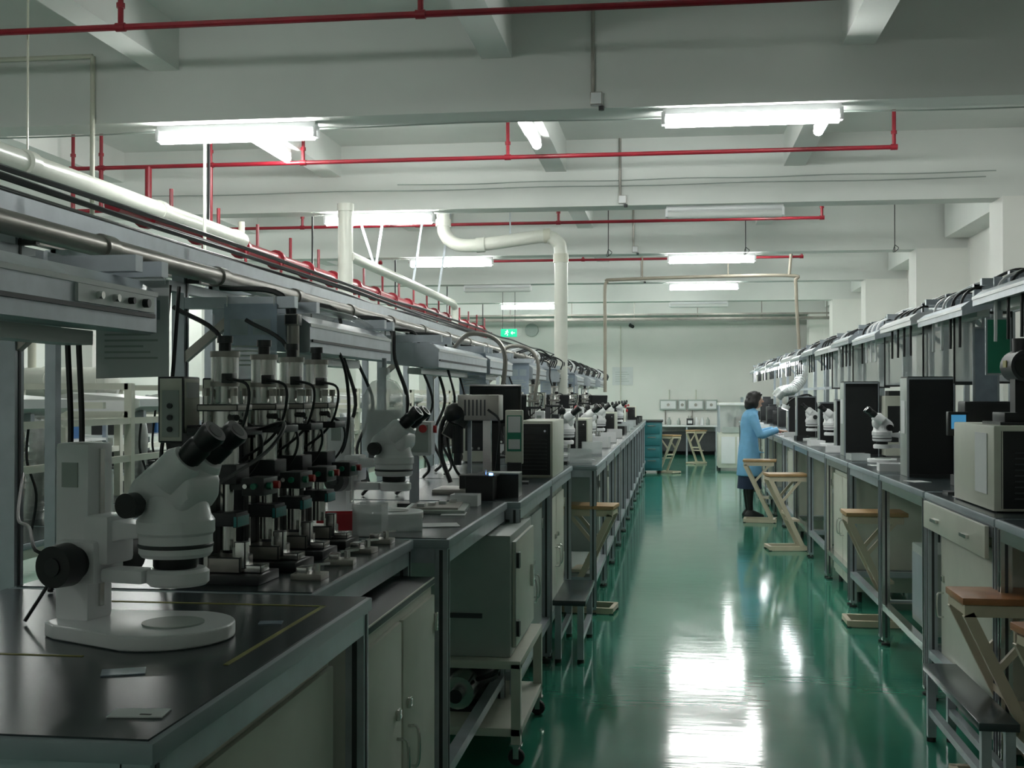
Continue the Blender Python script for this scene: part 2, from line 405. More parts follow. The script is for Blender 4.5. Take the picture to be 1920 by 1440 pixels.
for x in (-.65,-1.18):
    for y in (4.98,5.78):
        b.bb(x-.02,x+.02,y-.02,y+.02,.09,.42,'cream'); caster(b,x,y)
for z in (.12,.40): 
    b.bb(-1.2,-.63,4.96,5.80,z,z+.035,'cream',bev=.004)
b.done()
b=B('power_supply_cabinet')
b.bb(-1.18,-.68,5.02,5.76,.436,.95,'pale',bev=.008); b.bb(-.68,-.662,5.06,5.72,.47,.92,'cream',bev=.004)
for z in (.55,.84): b.box((-.655,5.08,z),(.02,.03,.07),'black',bev=.004)
b.box((-.655,5.6,.7),(.016,.02,.1),'steel'); b.bb(-1.1,-.8,5.013,5.02,.6,.62,'char');b.done()
b=B('cooling_pump')
b.ell((-.92,5.4,.26),(.13,.16,.1),'dark'); b.cyl((-.92,5.1,.26),(-.92,5.3,.26),.07,'steel'); b.cyl((-.92,5.04,.26),(-.92,5.12,.26),.03,'black'); b.bb(-1.02,-.82,5.2,5.6,.155,.18,'dark')
b.cable([(-.85,5.2,.3),(-.75,5.1,.36),(-.8,5.3,.37),(-.9,5.5,.3)],.012,'black');b.done()
def lowcart(x0,x1,y0,y1,z):
    b=B('low_side_table'); b.bb(x0,x1,y0,y1,z-.03,z,'top',bev=.003)
    for x in (x0+.03,x1-.03):
        for y in (y0+.03,y1-.03): b.bb(x-.018,x+.018,y-.018,y+.018,.02,z-.03,'alu'); b.cyl((x,y,0),(x,y,.02),.02,'rubber')
        b.bb(x-.015,x+.015,y0+.03,y1-.03,.12,.15,'alu')
    return b.done()
lowcart(1.11,1.255,4.6,5.6,.34)
lowcart(-.69,-.50,6.9,7.7,.36)
# ------------------------------------------------------------------ overhead racks
posts=[2.95,4.04,5.51,6.99,8.44]+[l+1.31 for l in LB]
b=B('overhead_rack')
for y in posts:
    b.bb(-1.745,-1.70,y-.022,y+.022,0,2.06,'alu'); b.bb(-1.70,-1.698,y-.005,y+.005,.1,2.0,'char')
    b.bar((-1.72,y,1.66),(-1.50,y,1.84),.03,.03,'galv')
    b.bb(-1.70,-1.30,y-.02,y+.02,1.845,1.885,'alu')
    b.bb(-2.2,-1.74,y-.02,y+.02,2.02,2.06,'alu')
ye=posts[-1]
b.bb(-1.76,-1.70,.9,ye,2.02,2.065,'alu'); b.bb(-1.74,-1.70,.9,ye,1.90,1.935,'alu')
b.bb(-2.2,-2.16,.9,ye,2.06,2.14,'galv'); b.bb(-2.0,-1.96,.9,ye,2.06,2.10,'dark')
b.bb(-1.9,-1.78,.9,ye,2.066,2.085,'pale'); b.bb(-1.905,-1.895,.9,ye,2.066,2.12,'dark')
for y in posts: b.bb(-2.22,-2.18,y-.02,y+.02,0,2.06,'alu')
b.bb(-1.745,-1.70,.9,.945,0,2.06,'alu'); b.done()
b=B('air_supply_pipe')
b.cyl((-1.655,.9,1.975),(-1.655,ye,1.975),.031,'galv',n=18)
y=1.5
while y<ye:
    b.cyl((-1.655,y,1.975),(-1.655,y+.07,1.975),.038,'galv',n=18); y+=.9
for y in posts: b.bb(-1.70,-1.65,y-.01,y+.01,1.935,1.95,'dark')
b.done()
b=B('cable_bundle')
for k in range(6):
    pts=[]; n=26
    for i in range(n):
        y=.9+(ye-.9)*i/(n-1); pts.append((-1.84+.02*k-.15*(k%2)+random.uniform(-.01,.01),y,2.10+random.uniform(0,.02)+.01*k))
    b.cable(pts,.009,random.choice(['black','pale','char','dark']),n=5,sub=4)
b.done()
def hood(y0,y1,panel=False):
    b=B('bench_light_hood')
    x0=-1.30
    b.prism([(x0,1.70),(x0,1.80),(x0-.05,1.835),(x0-.36,1.84),(x0-.36,1.80),(x0-.30,1.72),(x0-.02,1.695)],'y',y0,y1,'alu',bev=0)
    b.bb(x0,x0+.006,y0+.02,y1-.02,1.735,1.745,'char'); b.bb(x0-.002,x0+.004,y0,y1,1.79,1.802,'white')
    b.bb(x0-.2,x0-.12,y0+.1,y1-.1,1.665,1.70,'tubeoff')
    if panel:
        b.bb(x0,x0+.008,y1-.42,y1-.03,1.748,1.788,'white')
        for i,(k,r) in enumerate((('steel',.009),('steel',.009),('black',.008),('black',.011))):
            b.cyl((x0+.008,y1-.33+i*.08,1.768),(x0+.022,y1-.33+i*.08,1.768),r,k,n=12)
    for y in (y0+.2,y1-.2): b.bar((x0-.2,y,1.84),(x0-.2,y,1.885),.02,.02,'alu') 
    b.bb(x0-.4,x0-.0,y1-.12,y1-.08,1.845,1.885,'alu')
    b.bb(x0-.4,x0-.0,y0+.08,y0+.12,1.845,1.885,'alu')
    return b.done()
hood(.95,2.90,True); hood(4.2,5.45,False); hood(6.6,8.35)
for i,y in enumerate(LB):
    if i%2==0: hood(y+.05,y+1.25)
# ------------------------------------------------------------------ microscope
def microscope():
    b=B('stereo_microscope'); W='white'
    pts=[]
    for i in range(25):
        a=-PI/2+PI*i/24; pts.append((.165+.125*math.cos(a),.130*math.sin(a)))
    pts+=[(-.01,.085),(-.045,.065),(-.052,.05),(-.052,-.05),(-.045,-.065),(-.01,-.085)]
    b.prism(pts,'z',0.0,.027,W,bev=.006)
    b.cyl((.185,0,.027),(.185,0,.030),.055,'pale',n=32)
    b.box((-.01,0,.188),(.074,.072,.326),W,bev=.009)
    b.bb(-.003,.031,-.006,.006,.05,.34,'steel')
    b.bb(-.03,.005,-.038,-.036,.27,.315,'pale')
    b.box((.045,0,.175),(.055,.08,.09),W,bev=.010)
    b.box((.01,-.01,.135),(.09,.09,.08),W,bev=.012)
    b.cyl((.015,-.05,.135),(.015,-.075,.135),.030,'black',n=28); b.cyl((.015,-.075,.135),(.015,-.115,.135),.039,'black',r2=.037,n=32); b.cyl((.015,-.115,.135),(.015,-.118,.135),.016,'dark',n=20)
    b.cyl((.015,.035,.135),(.015,.10,.135),.039,'black',n=32)
    b.prism([(.04,.165),(.04,.215),(.09,.208),(.13,.205),(.13,.180),(.09,.176)],'y',-.028,.028,W,bev=.006)
    cx=.19
    b.lathe([(.03,.146),(.06,.149),(.065,.156),(.065,.188),(.069,.193),(.069,.214),(.062,.224),(.056,.252),(.050,.26)],(cx,0,0),W,n=36)
    b.lathe([(.0655,.166),(.067,.168),(.067,.171),(.0655,.173)],(cx,0,0),'char',n=36)
    b.lathe([(.02,.118),(.034,.12),(.040,.132),(.040,.148),(.03,.155)],(cx,0,0),'black',n=32)
    b.lathe([(.022,.098),(.050,.098),(.055,.103),(.055,.122),(.048,.128),(.022,.128)],(cx+.005,0,0),W,n=36)
    b.box((cx-.085,-.02,.113),(.09,.05,.026),W,bev=.008)
    b.prism([(.125,.232),(.115,.26),(.128,.285),(.175,.322),(.215,.328),(.255,.290),(.252,.255),(.235,.232)],'y',-.050,.050,W,bev=.014)
    b.cyl((.150,-.045,.245),(.150,-.068,.245),.013,'black').cyl((.150,-.065,.245),(.150,-.092,.245),.022,'black',n=24)
    b.cyl((.150,.045,.245),(.150,.092,.245),.022,'black',n=24)
    d=V(.76,0,.65).normalized()
    for s in (-1,1):
        o=V(.20,s*.034,.294)
        b.sweep([o-d*.01,o+d*.035,o+d*.05],[.036,.036,.028],W,n=26)
        e=o+V(0,s*.002,0)
        b.sweep([e+d*.045,e+d*.055,e+d*.056,e+d*.085,e+d*.09,e+d*.118,e+d*.126],[.019,.019,.0225,.0225,.020,.0245,.022],'black',n=26)
        b.cyl(e+d*.126,e+d*.1265,.014,'lens',n=20)
    b.box(V(.200,0,.298),(.07,.07,.065),W,rot=(0,-.72,0),bev=.014)
    return b
ms=microscope().done((-1.205,2.36,1.05),-.20,sc=1.12)
inst(ms,(-1.32,4.72,1.05),-.15,1.15)
for x,y,r in ((-1.05,9.6,0),(-.98,11.3,-.2),(-1.0,13.2,.1),(-1.0,15.1,0),(-1.0,17.9,0)): inst(ms,(x,y,1.05),r,1.05)
for x,y,r in ((1.72,9.1,PI),(1.72,12.0,PI),(1.70,13.4,PI-.2)): inst(ms,(x,y,1.05),r,1.05)
b=B('power_cable'); b.cable([(-1.24,2.40,1.24),(-1.28,2.3,1.22),(-1.36,2.4,1.26),(-1.5,2.6,1.26),(-1.66,2.9,1.34)],.004,'black'); b.cable([(-1.03,2.5,1.32),(-.98,2.8,1.40),(-.98,2.95,1.47),(-1.1,3.1,1.45)],.005,'black'); b.cable([(-1.17,2.3,1.24),(-1.3,2.45,1.19),(-1.38,2.42,1.056)],.004,'black');b.done()
b=B('power_cable')
for x in (-1.50,-1.53): b.cable([(x,2.88,1.70),(x+.01,2.88,1.4),(x-.01,2.86,1.15),(x,2.8,1.056)],.008,'black')
b.cable([(-1.40,3.2,1.85),(-1.42,3.2,1.55),(-1.40,3.22,1.35),(-1.42,3.2,1.056)],.010,'black'); b.cable([(-1.39,3.25,1.85),(-1.40,3.22,1.55),(-1.43,3.22,1.35),(-1.43,3.25,1.056)],.006,'black'); b.done()
# ------------------------------------------------------------------ pneumatic press
def press():
    b=B('pneumatic_press')
    b.box((0,0,.012),(.22,.15,.024),'dark',bev=.003)
    b.box((-.075,0,.20),(.055,.11,.36),'char',bev=.004)
    b.box((-.11,0,.16),(.03,.14,.27),'dark',bev=.003)
    for s in (-.04,.04): b.bb(-.047,-.035,s-.008,s+.008,.03,.36,'steel')
    b.box((-.01,0,.385),(.16,.115,.02),'dark',bev=.003)
    b.box((-.01,0,.445),(.11,.10,.018),'galv',bev=.003)
    for sx in (-.045,.03):
        for sy in (-.038,.038): b.cyl((sx,sy,.39),(sx,sy,.48),.006,'steel',n=8); b.cyl((sx,sy,.475),(sx,sy,.495),.010,'galv',n=6)
    b.sweep([(-.01,0,.30),(-.01,0,.44)],.036,'steel',n=24)
    b.sweep([(-.01,0,.455),(-.01,0,.46),(-.01,0,.585),(-.01,0,.59)],[.037,.035,.035,.030],'steel',n=24)
    b.cyl((-.01,0,.50),(-.01,0,.512),.0375,'galv',n=24); b.cyl((-.01,0,.575),(-.01,0,.59),.038,'galv',n=24)
    b.cyl((-.01,0,.59),(-.01,0,.625),.016,'black',n=16); b.cyl((-.01,0,.612),(-.01,0,.63),.020,'dark',n=16)
    b.box((-.005,0,.275),(.09,.09,.05),'dark',bev=.004); b.cyl((0,0,.14),(0,0,.25),.014,'steel'); b.box((0,0,.16),(.075,.08,.035),'char',bev=.003)
    b.box((.035,0,.155),(.012,.082,.03),'teal',bev=.002); b.box((.045,-.02,.07),(.03,.03,.07),'steel',bev=.003)
    b.cyl((0,0,.08),(0,0,.145),.02,'steel'); b.box((.0,0,.045),(.10,.09,.04),'galv',bev=.003); b.box((.07,0,.035),(.06,.06,.02),'steel',bev=.002)
    for sy in (-.03,.03): b.cyl((.03,sy,.06),(.03,sy,.09),.006,'steel',n=8)
    b.box((.085,0,.245),(.06,.10,.045),'black',bev=.004); b.box((.04,0,.245),(.05,.04,.02),'dark')
    b.cyl((.115,-.025,.247),(.127,-.025,.247),.009,'green',n=14); b.cyl((.115,.022,.247),(.130,.022,.247),.010,'redb',n=14)
    b.cyl((.09,-.05,.247),(.09,-.060,.247),.008,'green',n=14); b.cyl((.068,-.05,.247),(.068,-.060,.247),.006,'steel',n=14)
    b.box((.02,-.045,.52),(.03,.03,.025),'black',bev=.003); b.cyl((.02,-.03,.42),(.045,-.055,.42),.008,'black')
    b.cable([(.02,-.06,.52),(.08,-.07,.50),(.07,-.06,.42),(.03,-.05,.36),(-.05,-.06,.30)],.004,'black'); b.cable([(.0,.03,.42),(.06,.06,.38),(.05,.07,.3),(-.04,.06,.2)],.004,'black')
    b.box((-.135,.0,.44),(.07,.10,.17),'cream',bev=.005); b.box((-.0985,0,.49),(.003,.07,.04),'paper'); b.box((-.135,-.0515,.43),(.045,.003,.12),'pale')
    for zz in (.39,.42,.45): b.cyl((-.135,-.053,zz),(-.135,-.06,zz),.007,'char',n=10)
    b.bb(-.15,-.12,-.02,.02,.29,.36,'dark')
    b.bb(-.13,-.07,-.03,.03,.33,.40,'dark')
    return b
pr=press().done((-1.17,3.06,1.05),-.03,sc=1.03)
for y in (3.31,3.56,3.82): inst(pr,(-1.15,y,1.05),random.uniform(-.05,.05),1.03)
for x,y in ((-1.2,10.4),(-1.2,12.3),(-1.2,14.2),(-1.2,16.6)): inst(pr,(x,y,1.05),0)
for i,(x,y) in enumerate(((-.965,3.12),(-.96,3.40),(-.965,3.66),(-.965,3.9),)):
    b=B('clamping_jig'); b.box((0,0,.008),(.085,.07,.016),'galv',bev=.002).box((-.015,0,.024),(.03,.05,.018),'steel',bev=.002).cyl((.02,0,.016),(.02,0,.04),.009,'steel',n=12); b.bar((.0,0,.036),(.05,.02,.04),.01,.006,'steel'); b.done((x,y,1.05),random.uniform(-.3,.3))
# ------------------------------------------------------------------ control box etc
b=B('control_box')
b.box((0,0,.30),(.17,.16,.15),'white',bev=.005).box((0,-.082,.30),(.14,.004,.12),'pale'); b.cyl((.05,-.084,.345),(.05,-.10,.345),.014,'yellow').cyl((.05,-.10,.345),(.05,-.115,.345),.018,'redb')
for k in (-.05,-.02,.01): b.cyl((k,-.084,.345),(k,-.095,.345),.008,'green' if k<0 else 'char')
b.cyl((.086,0,.34),(.10,0,.34),.017,'redb'); b.bb(-.02,.02,-.02,.02,.01,.23,'alu').box((0,0,.006),(.14,.12,.012),'dark')
b.done((-1.15,5.28,1.05),.1)
b=B('inspection_camera_stand')
b.box((0,0,.012),(.34,.26,.024),'galv',bev=.003); b.bb(.06,.10,.04,.08,.02,.46,'steel'); b.bb(-.02,.0,.04,.06,.02,.40,'alu')
b.box((.05,.03,.43),(.21,.16,.13),'galv',bev=.006)
for k in range(6): b.bb(-.02+k*.02,-.012+k*.02,-.052,-.050,.39,.47,'char')
b.cyl((-.06,-.02,.20),(-.06,-.02,.34),.03,'black'); b.cyl((-.06,-.02,.34),(-.02,.0,.44),.045,'black'); b.box((-.09,0,.32),(.07,.07,.09),'black',rot=(0,.5,0),bev=.006); b.cyl((-.06,-.02,.14),(-.06,-.02,.2),.02,'dark')
b.ell((-.07,-.02,.40),(.06,.05,.055),'black'); b.cable([(-.06,0,.42),(-.14,0,.36),(-.15,0,.2),(-.1,0,.05)],.012,'black'); b.cable([(-.03,0,.42),(-.12,.02,.30),(-.08,.02,.12),(0,.05,.03)],.008,'black'); b.cable([(.1,-.05,.42),(.16,-.06,.36),(.15,-.05,.2),(.12,0,.03)],.006,'black')
b.box((.02,-.05,.06),(.12,.08,.07),'dark',bev=.003).box((.1,-.08,.05),(.05,.05,.04),'steel',bev=.003)
b.done((-1.02,6.0,1.05),0)
b=B('board_tray'); b.box((0,0,.008),(.26,.34,.016),'pale',bev=.003).box((0,0,.02),(.2,.28,.008),'galv')
for k in range(4): b.box((-.06+.04*k,-.08+.06*k,.03),(.03,.05,.014),'steel' if k%2 else 'paper')
b.done((-1.0,5.05,1.05),.1)
b=B('black_jig_box'); b.box((0,0,.055),(.13,.14,.11),'black',bev=.004).box((0,0,.113),(.15,.16,.008),'dark').cyl((.02,0,.117),(.02,0,.14),.006,'steel'); b.cyl((.05,-.03,.117),(.05,-.03,.125),.009,'blueled'); b.box((.08,.2,.113),(.16,.14,.006),'pale') ; b.bb(.0,.16,.13,.27,0,.110,'dark'); b.done((-.90,5.62,1.05),0)
b=B('touch_panel_unit')
b.box((0,0,.26),(.10,.05,.30),'cream',bev=.006).box((.0,-.026,.28),(.08,.003,.20),'greenpan').box((0,0,.06),(.08,.05,.12),'dark').box((0,0,.006),(.16,.14,.012),'dark'); b.box((.0,-.029,.33),(.07,.002,.09),'paper').box((0.0,-.029,.22),(.065,.002,.055),'paper').done((-.88,6.66,1.05),.1)
def pc(name='industrial_computer'):
    b=B(name)
    b.box((0,.36,.17),(.21,.72,.34),'cream',bev=.008); b.box((0,-.006,.17),(.19,.02,.31),'black',bev=.003)
    for k in range(9): b.box((-.005,-.019,.05+k*.022),(.15,.006,.006),'dark')
    b.box((0.0,-.02,.28),(.15,.006,.04),'dark'); b.cyl((.06,-.02,.28),(.06,-.028,.28),.007,'steel')
    for s in (-.08,.08):
        for y in (.06,.66): b.cyl((s,y,-.0),(s,y,.01),.012,'rubber')
    return b
PC=pc().done((-.815,7.12,1.05),0)
b=B('flat_monitor'); b.box((0,0,.44),(.32,.05,.24),'black',rot=(.25,0,0),bev=.01).box((0,-.03,.44),(.28,.01,.20),'dark',rot=(.25,0,0)).bb(-.03,.03,.02,.05,.0,.36,'black').box((0,0,.008),(.22,.18,.016),'black',bev=.004); b.prism([(.0,.3),(.16,.30),(.2,.35),(.12,.55),(.0,.55)],'y',.03,.16,'black'); MON=b.done((-1.09,7.35,1.05),.15)
def bin_(mat,loc,s=(.14,.10,.07),rz=0):
    b=B('parts_bin'); x,y,z=s; t=.004
    b.box((0,0,t/2+.001),(x,y,t),mat).box((-x/2,0,z/2),(t,y,z),mat).box((x/2,0,z/2),(t,y,z),mat).box((0,-y/2,z/2),(x,t,z),mat).box((0,y/2,z/2),(x,t,z),mat)
    return b.done(loc,rz)
bin_('redp',(-1.20,4.20,1.05),rz=.3); bin_('clear',(-1.06,4.14,1.05),(.10,.10,.11)); bin_('clear',(-.98,4.3,1.05),(.14,.11,.05),.2); bin_('white',(-.92,5.3,1.05),(.12,.10,.05))
b=B('plastic_cup'); b.lathe([(.028,0),(.03,.002),(.042,.11),(.040,.11),(.027,.004)],(0,0,0),'clear',n=20); b.done((-1.32,4.12,1.05))
b=B('plastic_bag'); b.ell((0,0,.07),(.05,.045,.07),'clear',n=10).ell((.03,.02,.13),(.02,.02,.05),'clear',n=8); b.done((-1.42,4.16,1.05))
b=B('paper_sheet'); b.box((0,0,.002),(.2,.13,.003),'paper',rot=(0,0,.3)); b.done((-.9,4.45,1.05))
def sheet(x0,x1,y,z0,z1,mat='paper',name='hanging_instruction_sheet',marks=True):
    b=B(name); b.prism([(x0,z0),(x1,z0+.005),(x1,z1),(x0,z1)],'y',y,y+.003,mat)
    if marks:
        w=x1-x0;h=z1-z0
        for k in range(5): b.bb(x0+.12*w,x1-(.15+.1*(k%3))*w,y-.001,y,z0+h*(.2+.06*k),z0+h*(.22+.06*k),'pale')
        b.bb(x0+.12*w,x0+.45*w,y-.001,y,z0+h*.6,z0+h*.8,'edge'); b.bb(x0+.55*w,x1-.12*w,y-.001,y,z0+h*.6,z0+h*.8,'edge')
    for x in (x0+.01,x1-.01): b.cyl((x,y+.001,z1-.01),(x,y+.001,z1+.03),.002,'steel',n=6)
    return b.done()
sheet(-1.50,-1.30,2.975,1.585,1.84)
sheet(-1.55,-1.36,4.01,1.59,1.86,'sleeve')
for y in (8.5,11.1,13.8,16.4): sheet(-1.52,-1.33,y,1.55,1.845,'sleeve')
b=B('plastic_bottle_holder'); b.prism([(-.09,0),(.09,0),(.09,.24),(.05,.30),(.02,.31),(.02,.36),(-.02,.36),(-.02,.31),(-.05,.30),(-.09,.24)],'y',-.03,.03,'clear',bev=.008); b.box((0,0,.1),(.14,.04,.16),'paper'); b.cyl((0,0,.36),(0,0,.40),.01,'alu'); b.done((-1.22,5.0,1.30))
# ------------------------------------------------------------------ far left bench clutter
for i,y in enumerate(LB):
    if i%3==1: inst(PC,(-.78-.05*(i%2),y+.75,1.05),0,.85)
    if i%3==0: inst(MON,(-1.3,y+1.0,1.05),.3,.9)
    b=B('test_instrument'); w=.22+.1*random.random(); h=.16+.2*random.random()
    b.box((0,0,h/2+.01),(w,.3,h),random.choice(['cream','white','pale','dark']),bev=.006); b.box((0,-.152,h*.55),(w*.8,.004,h*.6),'dark')
    for q in range(3): b.cyl((-.05+q*.05,-.154,h*.3),(-.05+q*.05,-.165,h*.3),.01,'steel')
    for sx in (-1,1): b.cyl((sx*w*.4,0,0),(sx*w*.4,0,.012),.012,'rubber')
    b.done((-1.42,y+.35,1.05),random.uniform(-.1,.1))
    bin_(random.choice(['white','clear','dark','white']),(-.68,y+.35,1.05),(.16,.14,.10),random.uniform(-.2,.2))
    b=B('bench_tool_rack'); 
    for q in range(3): b.cyl((-.06+.06*q,0,0),(-.06+.06*q,0,.2+.08*q),.01,'steel'); b.ell((-.06+.06*q,0,.22+.08*q),(.025,.02,.03),random.choice(['black','redp','dark','char']),n=10)
    b.box((0,0,.01),(.2,.1,.02),'dark').done((-.85,y+.15,1.05),.2*i)
b=B('cable_arm')
for y in (7.9,9.9): b.cable([(-1.45,y,1.86),(-1.35,y,1.95),(-1.2,y+.1,1.93),(-1.12,y+.1,1.8),(-1.15,y+.1,1.5)],.016,'galv',n=8)
b.done()
for i,y in enumerate(LB[2:]):
    b=B('wire_bundle')
    for q in range(4): b.cable([(-1.5,y+.2*q,1.96),(-1.38,y+.2*q,2.0+random.uniform(-.03,.03)),(-1.26,y+.2*q,1.93),(-1.28,y+.2*q,1.84)],.008,random.choice(['black','white','dark']),n=5)
    b.done()
b=B('hose_loop')
for y0 in (3.35,3.95,4.6): b.cable([(-1.45,y0,1.80),(-1.3,y0,1.7),(-1.28,y0+.05,1.45),(-1.35,y0+.1,1.25),(-1.45,y0+.1,1.3)],.007,'black')
b.cable([(-1.62,4.5,1.94),(-1.5,4.7,1.90),(-1.36,5.0,1.87),(-1.4,5.6,1.84),(-1.55,6.1,1.9)],.015,'clear'); b.done()
b=B('hanging_cables')
for y0 in (4.15,4.9,5.6,5.75,6.3,6.9,7.3,7.6,8.3,9.1,9.9,10.8,11.9,12.8,13.9):
    x=-1.42+random.uniform(-.1,.12); d=random.uniform(-.1,.1)
    b.cable([(-1.62,y0,1.93),(x-.03,y0,1.90),(x,y0,1.72),(x+.06,y0+d,1.5),(x-.02,y0+d,1.28),(x+.04,y0+d,1.12),(x+.0,y0+d*1.4,1.057)],random.choice([.006,.008,.010]),'black',n=6)
b.done()
b=B('air_regulator'); b.cyl((0,0,-.12),(0,0,0),.022,'galv').cyl((0,0,-.15),(0,0,-.12),.014,'steel').box((0,0,.01),(.05,.05,.04),'dark',bev=.004).cyl((0,0,.03),(0,0,.07),.012,'black'); b.done((-1.34,4.13,1.80))
b=B('teal_tool_cabinet'); b.bb(-.62,-.22,23.9,24.9,.06,1.02,'tealc',bev=.008)
for z in (.1,.33,.56,.79): b.bb(-.58,-.26,23.885,23.9,z,z+.2,'tealc',bev=.004); b.bb(-.5,-.34,23.87,23.885,z+.15,z+.165,'steel')
b.bb(-.64,-.2,23.88,24.92,1.02,1.05,'black')
for x in (-.58,-.26):
    for y in (23.95,24.85): b.cyl((x,y,0),(x,y,.06),.025,'rubber')
b.done()
# ------------------------------------------------------------------ right benches
RYs=[(3.7,5.0),(5.02,6.35),(6.4,7.7),(7.75,9.05),(9.1,10.4)]
y=10.45
while y<23: RYs.append((y,y+1.3)); y+=1.34
for i,(a,c) in enumerate(RYs):
    bench(1.27,1.93,a,c,leg='alu' if i%2 else 'steel')
for i,(a,c) in enumerate(RYs):
    if i in (1,4,7,10): cabinet(1.34,1.85,a+.1,c-.1,.08,.93,'cream',doors=1 if i==1 else 2,face=-1)
    elif i in (2,5,8):
        b=B('equipment_crate'); b.bb(1.36,1.84,a+.2,a+.75,.262,.70,'pale',bev=.006).bb(1.352,1.36,a+.24,a+.71,.3,.66,'edge',bev=.003); b.cyl((1.352,a+.3,.5),(1.34,a+.3,.5),.012,'steel').done()
b=B('bench_drawer_unit'); b.bb(1.25,1.268,5.08,6.28,.88,1.012,'cream',bev=.004)
for y in (5.4,6.0): b.bb(1.235,1.25,y-.06,y+.06,.93,.945,'steel')
b.done()
b=B('overhead_rack')
ye=RYs[-1][1]
for i,(a,c) in enumerate(RYs):
    b.bb(1.94,1.98,c-.02,c+.02,0,2.18,'alu'); b.bb(1.55,1.94,c-.02,c+.02,2.10,2.135,'alu'); b.bar((1.95,c,1.9),(1.75,c,2.1),.025,.025,'alu')
    b.bb(2.40,2.44,c-.02,c+.02,0,2.18,'alu'); b.bb(1.96,2.42,c-.02,c+.02,2.14,2.18,'alu')
b.bb(1.94,1.98,3.7,ye,2.14,2.18,'alu').bb(1.94,1.97,3.7,ye,1.62,1.655,'alu').bb(2.40,2.44,3.7,ye,2.14,2.18,'alu').bb(2.05,2.3,3.7,ye,2.18,2.20,'galv').bb(2.05,2.06,3.7,ye,2.18,2.25,'alu'); b.done()
for i,(a,c) in enumerate(RYs):
    b=B('bench_light_hood'); dz=.0 if i%2 else -.03
    b.prism([(1.48,1.985+dz),(1.48,2.03+dz),(1.52,2.06+dz),(1.80,2.10),(1.84,2.09),(1.84,2.05),(1.78,2.03)],'y',a+.05,c-.12,'alu' if i%3 else 'white'); b.bb(1.58,1.64,a+.15,c-.2,1.955,2.02,'led' if i>8 else 'tubeoff'); b.bb(1.476,1.48,a+.05,c-.12,2.015+dz,2.03+dz,'white')
    b.bb(1.6,1.64,a+.3,a+.34,2.06,2.135,'alu').bb(1.6,1.64,c-.34,c-.3,2.06,2.135,'alu').bb(1.6,1.96,c-.34,c-.3,2.11,2.14,'alu').bb(1.6,1.96,a+.3,a+.34,2.11,2.14,'alu'); b.done()
b=B('cable_bundle')
for k in range(5):
    pts=[]; n=24
    for i in range(n): y=3.8+(ye-3.8)*i/(n-1); pts.append((2.08+.04*k+random.uniform(-.02,.02),y,2.215+random.uniform(0,.03)))
    b.cable(pts,.01,random.choice(['black','white','char']),n=5,sub=4)
b.done()
for i,(a,c) in enumerate(RYs[1:],1):
    b=B('wire_bundle')
    for q in range(4):
        y=a+.2+.22*q; b.cable([(1.92,y,2.185),(1.8,y+.05,2.17+random.uniform(-.01,.04)),(1.66,y+.1,2.14),(1.54,y+.1,2.06),(1.53,y+.12,1.8)],.008,random.choice(['black','white','dark']),n=6)
    b.done()
    b=B('power_strip'); b.box((1.85,a+.6,2.155),(.07,.3,.04),random.choice(['white','pale','black']),bev=.005)
    for q in range(4): b.box((1.85,a+.5+.07*q,2.177),(.03,.03,.004),'char')
    b.bb(1.83,1.87,a+.45,a+.75,2.10,2.135,'alu').done()
b=B('test_instrument'); b.box((0,.36,.185),(.42,.72,.36),'cream',bev=.008); b.box((.01,-.006,.18),(.38,.02,.33),'black',bev=.003)
for k in range(9): b.box((.02,-.019,.06+k*.024),(.30,.006,.006),'char')
b.box((-.213,.2,.2),(.003,.2,.26),'paper'); b.box((-.02,.2,.372),(.3,.3,.012),'dark')
for s in (-.17,.17):
    for y in (.06,.66): b.cyl((s,y,0),(s,y,.012),.014,'rubber')
b.done((1.54,5.25,1.05))
b=B('wire_feed_motor'); b.box((0,0,.02),(.2,.2,.04),'black',bev=.004).bb(-.04,.02,-.04,.04,.04,.30,'black').cyl((-.0,-.09,.24),(-.0,.09,.24),.07,'char',n=24).cyl((-.0,-.10,.24),(-.0,-.09,.24),.055,'black',n=24).box((.05,0,.12),(.08,.12,.14),'dark',bev=.006).cyl((-.0,0,.3),(-.0,0,.36),.04,'black').box((-.072,0,.25),(.004,.05,.03),'yellow'); b.cable([(.05,0,.18),(.13,0,.25),(.15,0,.1),(.1,0,.02)],.008,'black'); b.done((1.50,5.45,1.428))
b=B('cable_pile')
for k in range(5): b.cable([(-.1+.04*k,-.05,.012),(-.05,.05+.02*k,.03),(.08,.02*k,.02),(.1,-.06,.012+.01*k)],.006,'black')
b.box((0,.0,.02),(.14,.05,.03),'dark'); b.done((1.5,4.72,1.05))
def darkbox():
    b=B('black_inspection_booth'); h=.60; w=.27; d=.22
    b.box((0,d,h/2),(w,.012,h),'black').box((w/2,d/2,h/2),(.012,d,h),'char').box((-w/2,d/2,h/2),(.012,d,h),'pale',bev=.003).box((0,d/2,h),(w,d,.012),'dark').box((0,d/2,.008),(w,d,.016),'dark')
    b.box((0,.02,h/2),(w-.02,.01,h-.02),'black'); b.box((-w/2-.008,d/2,h*.6),(.003,.12,.2),'paper'); b.bb(-w/2-.005,w/2,-.006,.006,h-.012,h,'alu'); b.bb(-w/2-.005,-w/2+.006,-.006,.006,0,h,'alu'); b.bb(w/2-.006,w/2,-.006,.006,0,h,'alu')
    return b
DB=darkbox().done((1.54,7.5,1.05))
for x,y,s in ((1.52,10.05,1),(1.6,11.4,.75),(1.55,14.4,.8),(1.6,16.0,.8),(1.6,12.75,.7)): inst(DB,(x,y,1.05),0,s)
